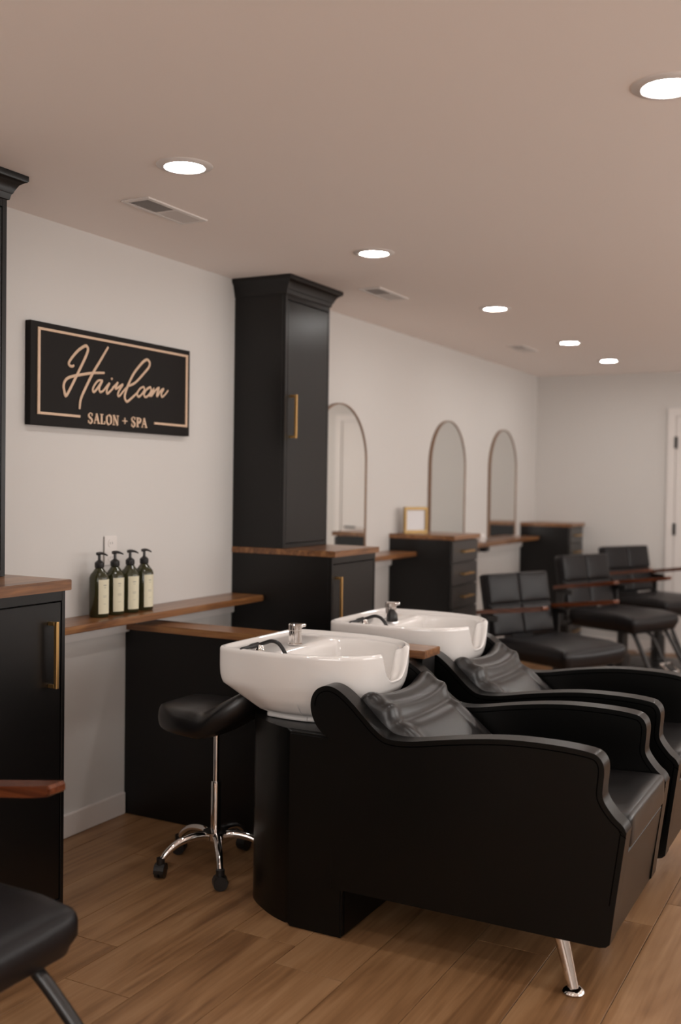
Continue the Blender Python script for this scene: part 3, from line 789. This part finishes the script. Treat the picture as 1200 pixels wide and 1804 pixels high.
# ------------------------------------------------------------------ rolling saddle stool
def saddle_stool():
    cx, cy = 2.932, -.655
    t = tag(empty('saddle_stool', (cx, cy, 0)), 'black rolling saddle stool with a chrome star base', 'stool')
    def sd(p):
        u = p.y/.19   # -y = towards the chair
        r = math.hypot(p.x/.165, p.y/.20)
        q = p.copy()
        w_ = (1-.12*abs(u)); q.x *= math.sqrt(max(.02, 1-(min(1, abs(p.y)/.215))**2.6))**.9 if True else 1
        f = max(0, (-p.y-.005)/.19); q.z += .105*f**1.2 + .006*max(0, p.y/.19)
        q.z -= .012*math.exp(-((p.y+.035)/.035)**2)*(1 if p.z > 0 else .2)
        return q
    rbox('seat', .165, .205, .040, .038, LEATHS, t, 22, 26, 8, (0, 0, .014), sd, (0, -.01, .520), (0, 0, 0))
    lathe('column', [(0, .30), (.0105, .30), (.0105, .478), (.045, .480), (.045, .484), (0, .484)], CHROME, t, n=24)
    lathe('column_sleeve', [(0, .125), (.0175, .125), (.0175, .295), (.0160, .303), (.0105, .304), (0, .304)], CHROME, t, n=24)
    lathe('hub', [(0, .095), (.026, .095), (.033, .104), (.033, .122), (.043, .127), (.043, .131), (.020, .137), (0, .137)], CHROME, t, n=32)
    for k in range(5):
        a0 = math.atan2(-.547-cy, 2.763-cx) + 2*PI*k/5
        ca, sa = math.cos(a0), math.sin(a0)
        pts = crom([(.020*ca, .020*sa, .115), (.07*ca, .07*sa, .122), (.13*ca, .13*sa, .110), (.170*ca, .170*sa, .086), (.190*ca, .190*sa, .064)], 5)
        n = len(pts)
        tube('leg', pts, [.0155-.0055*i/(n-1) for i in range(n)], CHROME, t, 14)
        R = .197; x, y = R*ca, R*sa
        ct = bmesh.new()
        b = a0+.9+k*.7; dx, dy = math.cos(b), math.sin(b); nx, ny = -dy, dx
        add_tube(ct, [(x+nx*.016, y+ny*.016, .0245), (x+nx*.003, y+ny*.003, .0245)], .0235, 20)
        add_tube(ct, [(x-nx*.003, y-ny*.003, .0245), (x-nx*.016, y-ny*.016, .0245)], .0235, 20)
        add_tube(ct, [(x, y, .040), (x, y, .068)], .0145, 14)
        # hood over the wheels
        hood = []
        for i in range(9):
            a = math.radians(-10+200*i/8); hood.append((x+dx*.0258*math.cos(a), y+dy*.0258*math.cos(a), .0255+.0258*math.sin(a)))
        for p, q in zip(hood, hood[1:]):
            vs = [ct.verts.new((p[0]+nx*.0175, p[1]+ny*.0175, p[2])), ct.verts.new((q[0]+nx*.0175, q[1]+ny*.0175, q[2])), ct.verts.new((q[0]-nx*.0175, q[1]-ny*.0175, q[2])), ct.verts.new((p[0]-nx*.0175, p[1]-ny*.0175, p[2]))]
            ct.faces.new(vs)
        finish('caster', ct, BLACKP, t, 40)
saddle_stool()

# ------------------------------------------------------------------ styling chairs
def styling_chair(x, y, deg, h, lab):
    t = tag(empty('styling_chair', (x, y, 0), math.radians(deg)), lab, 'salon chair', 'black styling chairs with wooden arms')
    def sd(p):
        q = p.copy(); q.z += .012*(abs(p.x)/.27)**2 if p.z > 0 else 0
        q.z -= .014*max(0, (-p.y-.15)/.12)
        if p.z < 0: q.x *= .95; q.y *= .96
        return q
    rbox('seat', .262, .265, .048, .030, LEATHC, t, 18, 18, 6, (0, 0, .016), sd, (0, 0, h-.054))
    tb = empty('backrest'); bpy.data.objects.remove(tb)
    tilt = math.radians(-11)
    def lean(x_, yy, z): return Vector((x_, yy, z))
    bk = rbox('backrest', .256, .030, .178, .016, LEATHC, t, 14, 6, 12, (0, 0, 0), None, (0, .325, h+.175), (tilt, 0, 0))
    for ix in (-1, 1):
        for iz in (-1, 1):
            rbox('back_pad', .1255, .014, .087, .012, LEATHC, bk, 12, 4, 10, (0, .006, 0), None, (ix*.1275, -.031, iz*.0885))
    za = h+.218
    for s in (-1, 1):
        xx = s*.300
        ol = [(.33, za-.088), (.33, za-.064), (.27, za-.054), (-.090, za-.002), (-.147, za+.007), (-.153, za+.001), (-.153, za-.012), (-.145, za-.018), (-.10, za-.026)]
        prism('armrest', ol, xx-.028, xx+.028, ARMWOOD, t, 'x', .004, 2)
        bm = bmesh.new()
        add_box(bm, xx-.007, xx+.007, .255, .315, h-.09, za-.084, .003, 1)
        add_box(bm, xx-.007, xx+.007, .19, .315, za-.115, za-.084, .002, 1)
        add_box(bm, min(xx, s*.20), max(xx, s*.20), .24, .30, h-.105, h-.085, .002, 1)
        finish('arm_bracket', bm, BLACKM, t)
    bm = bmesh.new(); add_box(bm, -.14, .14, -.16, .30, h-.125, h-.100, .003, 1); 
    add_box(bm, -.09, .09, .27, .335, h-.115, h+.06, .004, 1)
    finish('seat_frame', bm, BLACKM, t)
    lathe('column', [(0, .030), (.052, .030), (.052, .22), (.036, .225), (.036, h-.125), (0, h-.125)], BLACKM, t, n=28)
    lathe('base', [(0, .001), (.285, .001), (.29, .006), (.285, .014), (.12, .034), (0, .034)], BLACKM, t, n=48)
    for s in (-1, 1):
        tube('footrest_arm', crom([(s*.165, -.17, h-.108), (s*.178, -.212, h-.125), (s*.192, -.325, .20), (s*.195, -.385, .115)], 4), .015, BLACKM, t, 12)
    tube('footrest_bar', [(-.215, -.392, .110), (.215, -.392, .110)], .013, CHROME, t, 14)
    tube('footrest_stem', crom([(.0, -.14, h-.118), (.0, -.22, h-.138), (.0, -.30, .235), (.0, -.335, .185)], 4), .010, BLACKM, t, 10)
    tube('footrest_loop', [(-.055, -.325, .20), (-.055, -.395, .155), (.055, -.395, .155), (.055, -.325, .20), (-.055, -.325, .20)], .007, CHROME, t, 10)
    bm = bmesh.new(); add_tube(bm, [(-.05, 0, .13), (-.14, -.02, .12), (-.235, -.05, .115)], .008, 10); add_box(bm, -.29, -.215, -.085, -.02, .104, .118, .004, 1)
    finish('pump_pedal', bm, CHROME, t)
styling_chair(5.65, -1.07, -24, .472, 'nearest of the three styling chairs facing away from the mirrors')
styling_chair(6.97, -1.12, -22, .508, 'middle styling chair, between the nearest and farthest ones')
styling_chair(8.02, -1.15, -27, .517, 'farthest styling chair, in front of the far wall')
styling_chair(1.405, -.93, 0, .440, 'styling chair cut off by the lower left corner, before the black cabinet')

# floor mat and cord at the far chairs
tag(prism('floor_mat', [(7.30+.45*math.cos(2*PI*i/40)*(1 if math.cos(2*PI*i/40) < 0 else 1.9), -1.25+.62*math.sin(2*PI*i/40)) for i in range(40)][::1], .0002, .008, MAT, None, 'z', .002, 1), 'dark rubber floor mat under the farthest styling chair', 'mat')
tag(tube('power_cord', crom([(8.53, -1.00, .010), (8.30, -.95, .010), (8.0, -.62, .010), (7.6, -.55, .010), (7.2, -.58, .010), (6.9, -.45, .010), (6.85, -.20, .010)], 8), .004, BLACKP, None, 8), 'thin black power cord lying on the floor by the far chairs', 'cord')
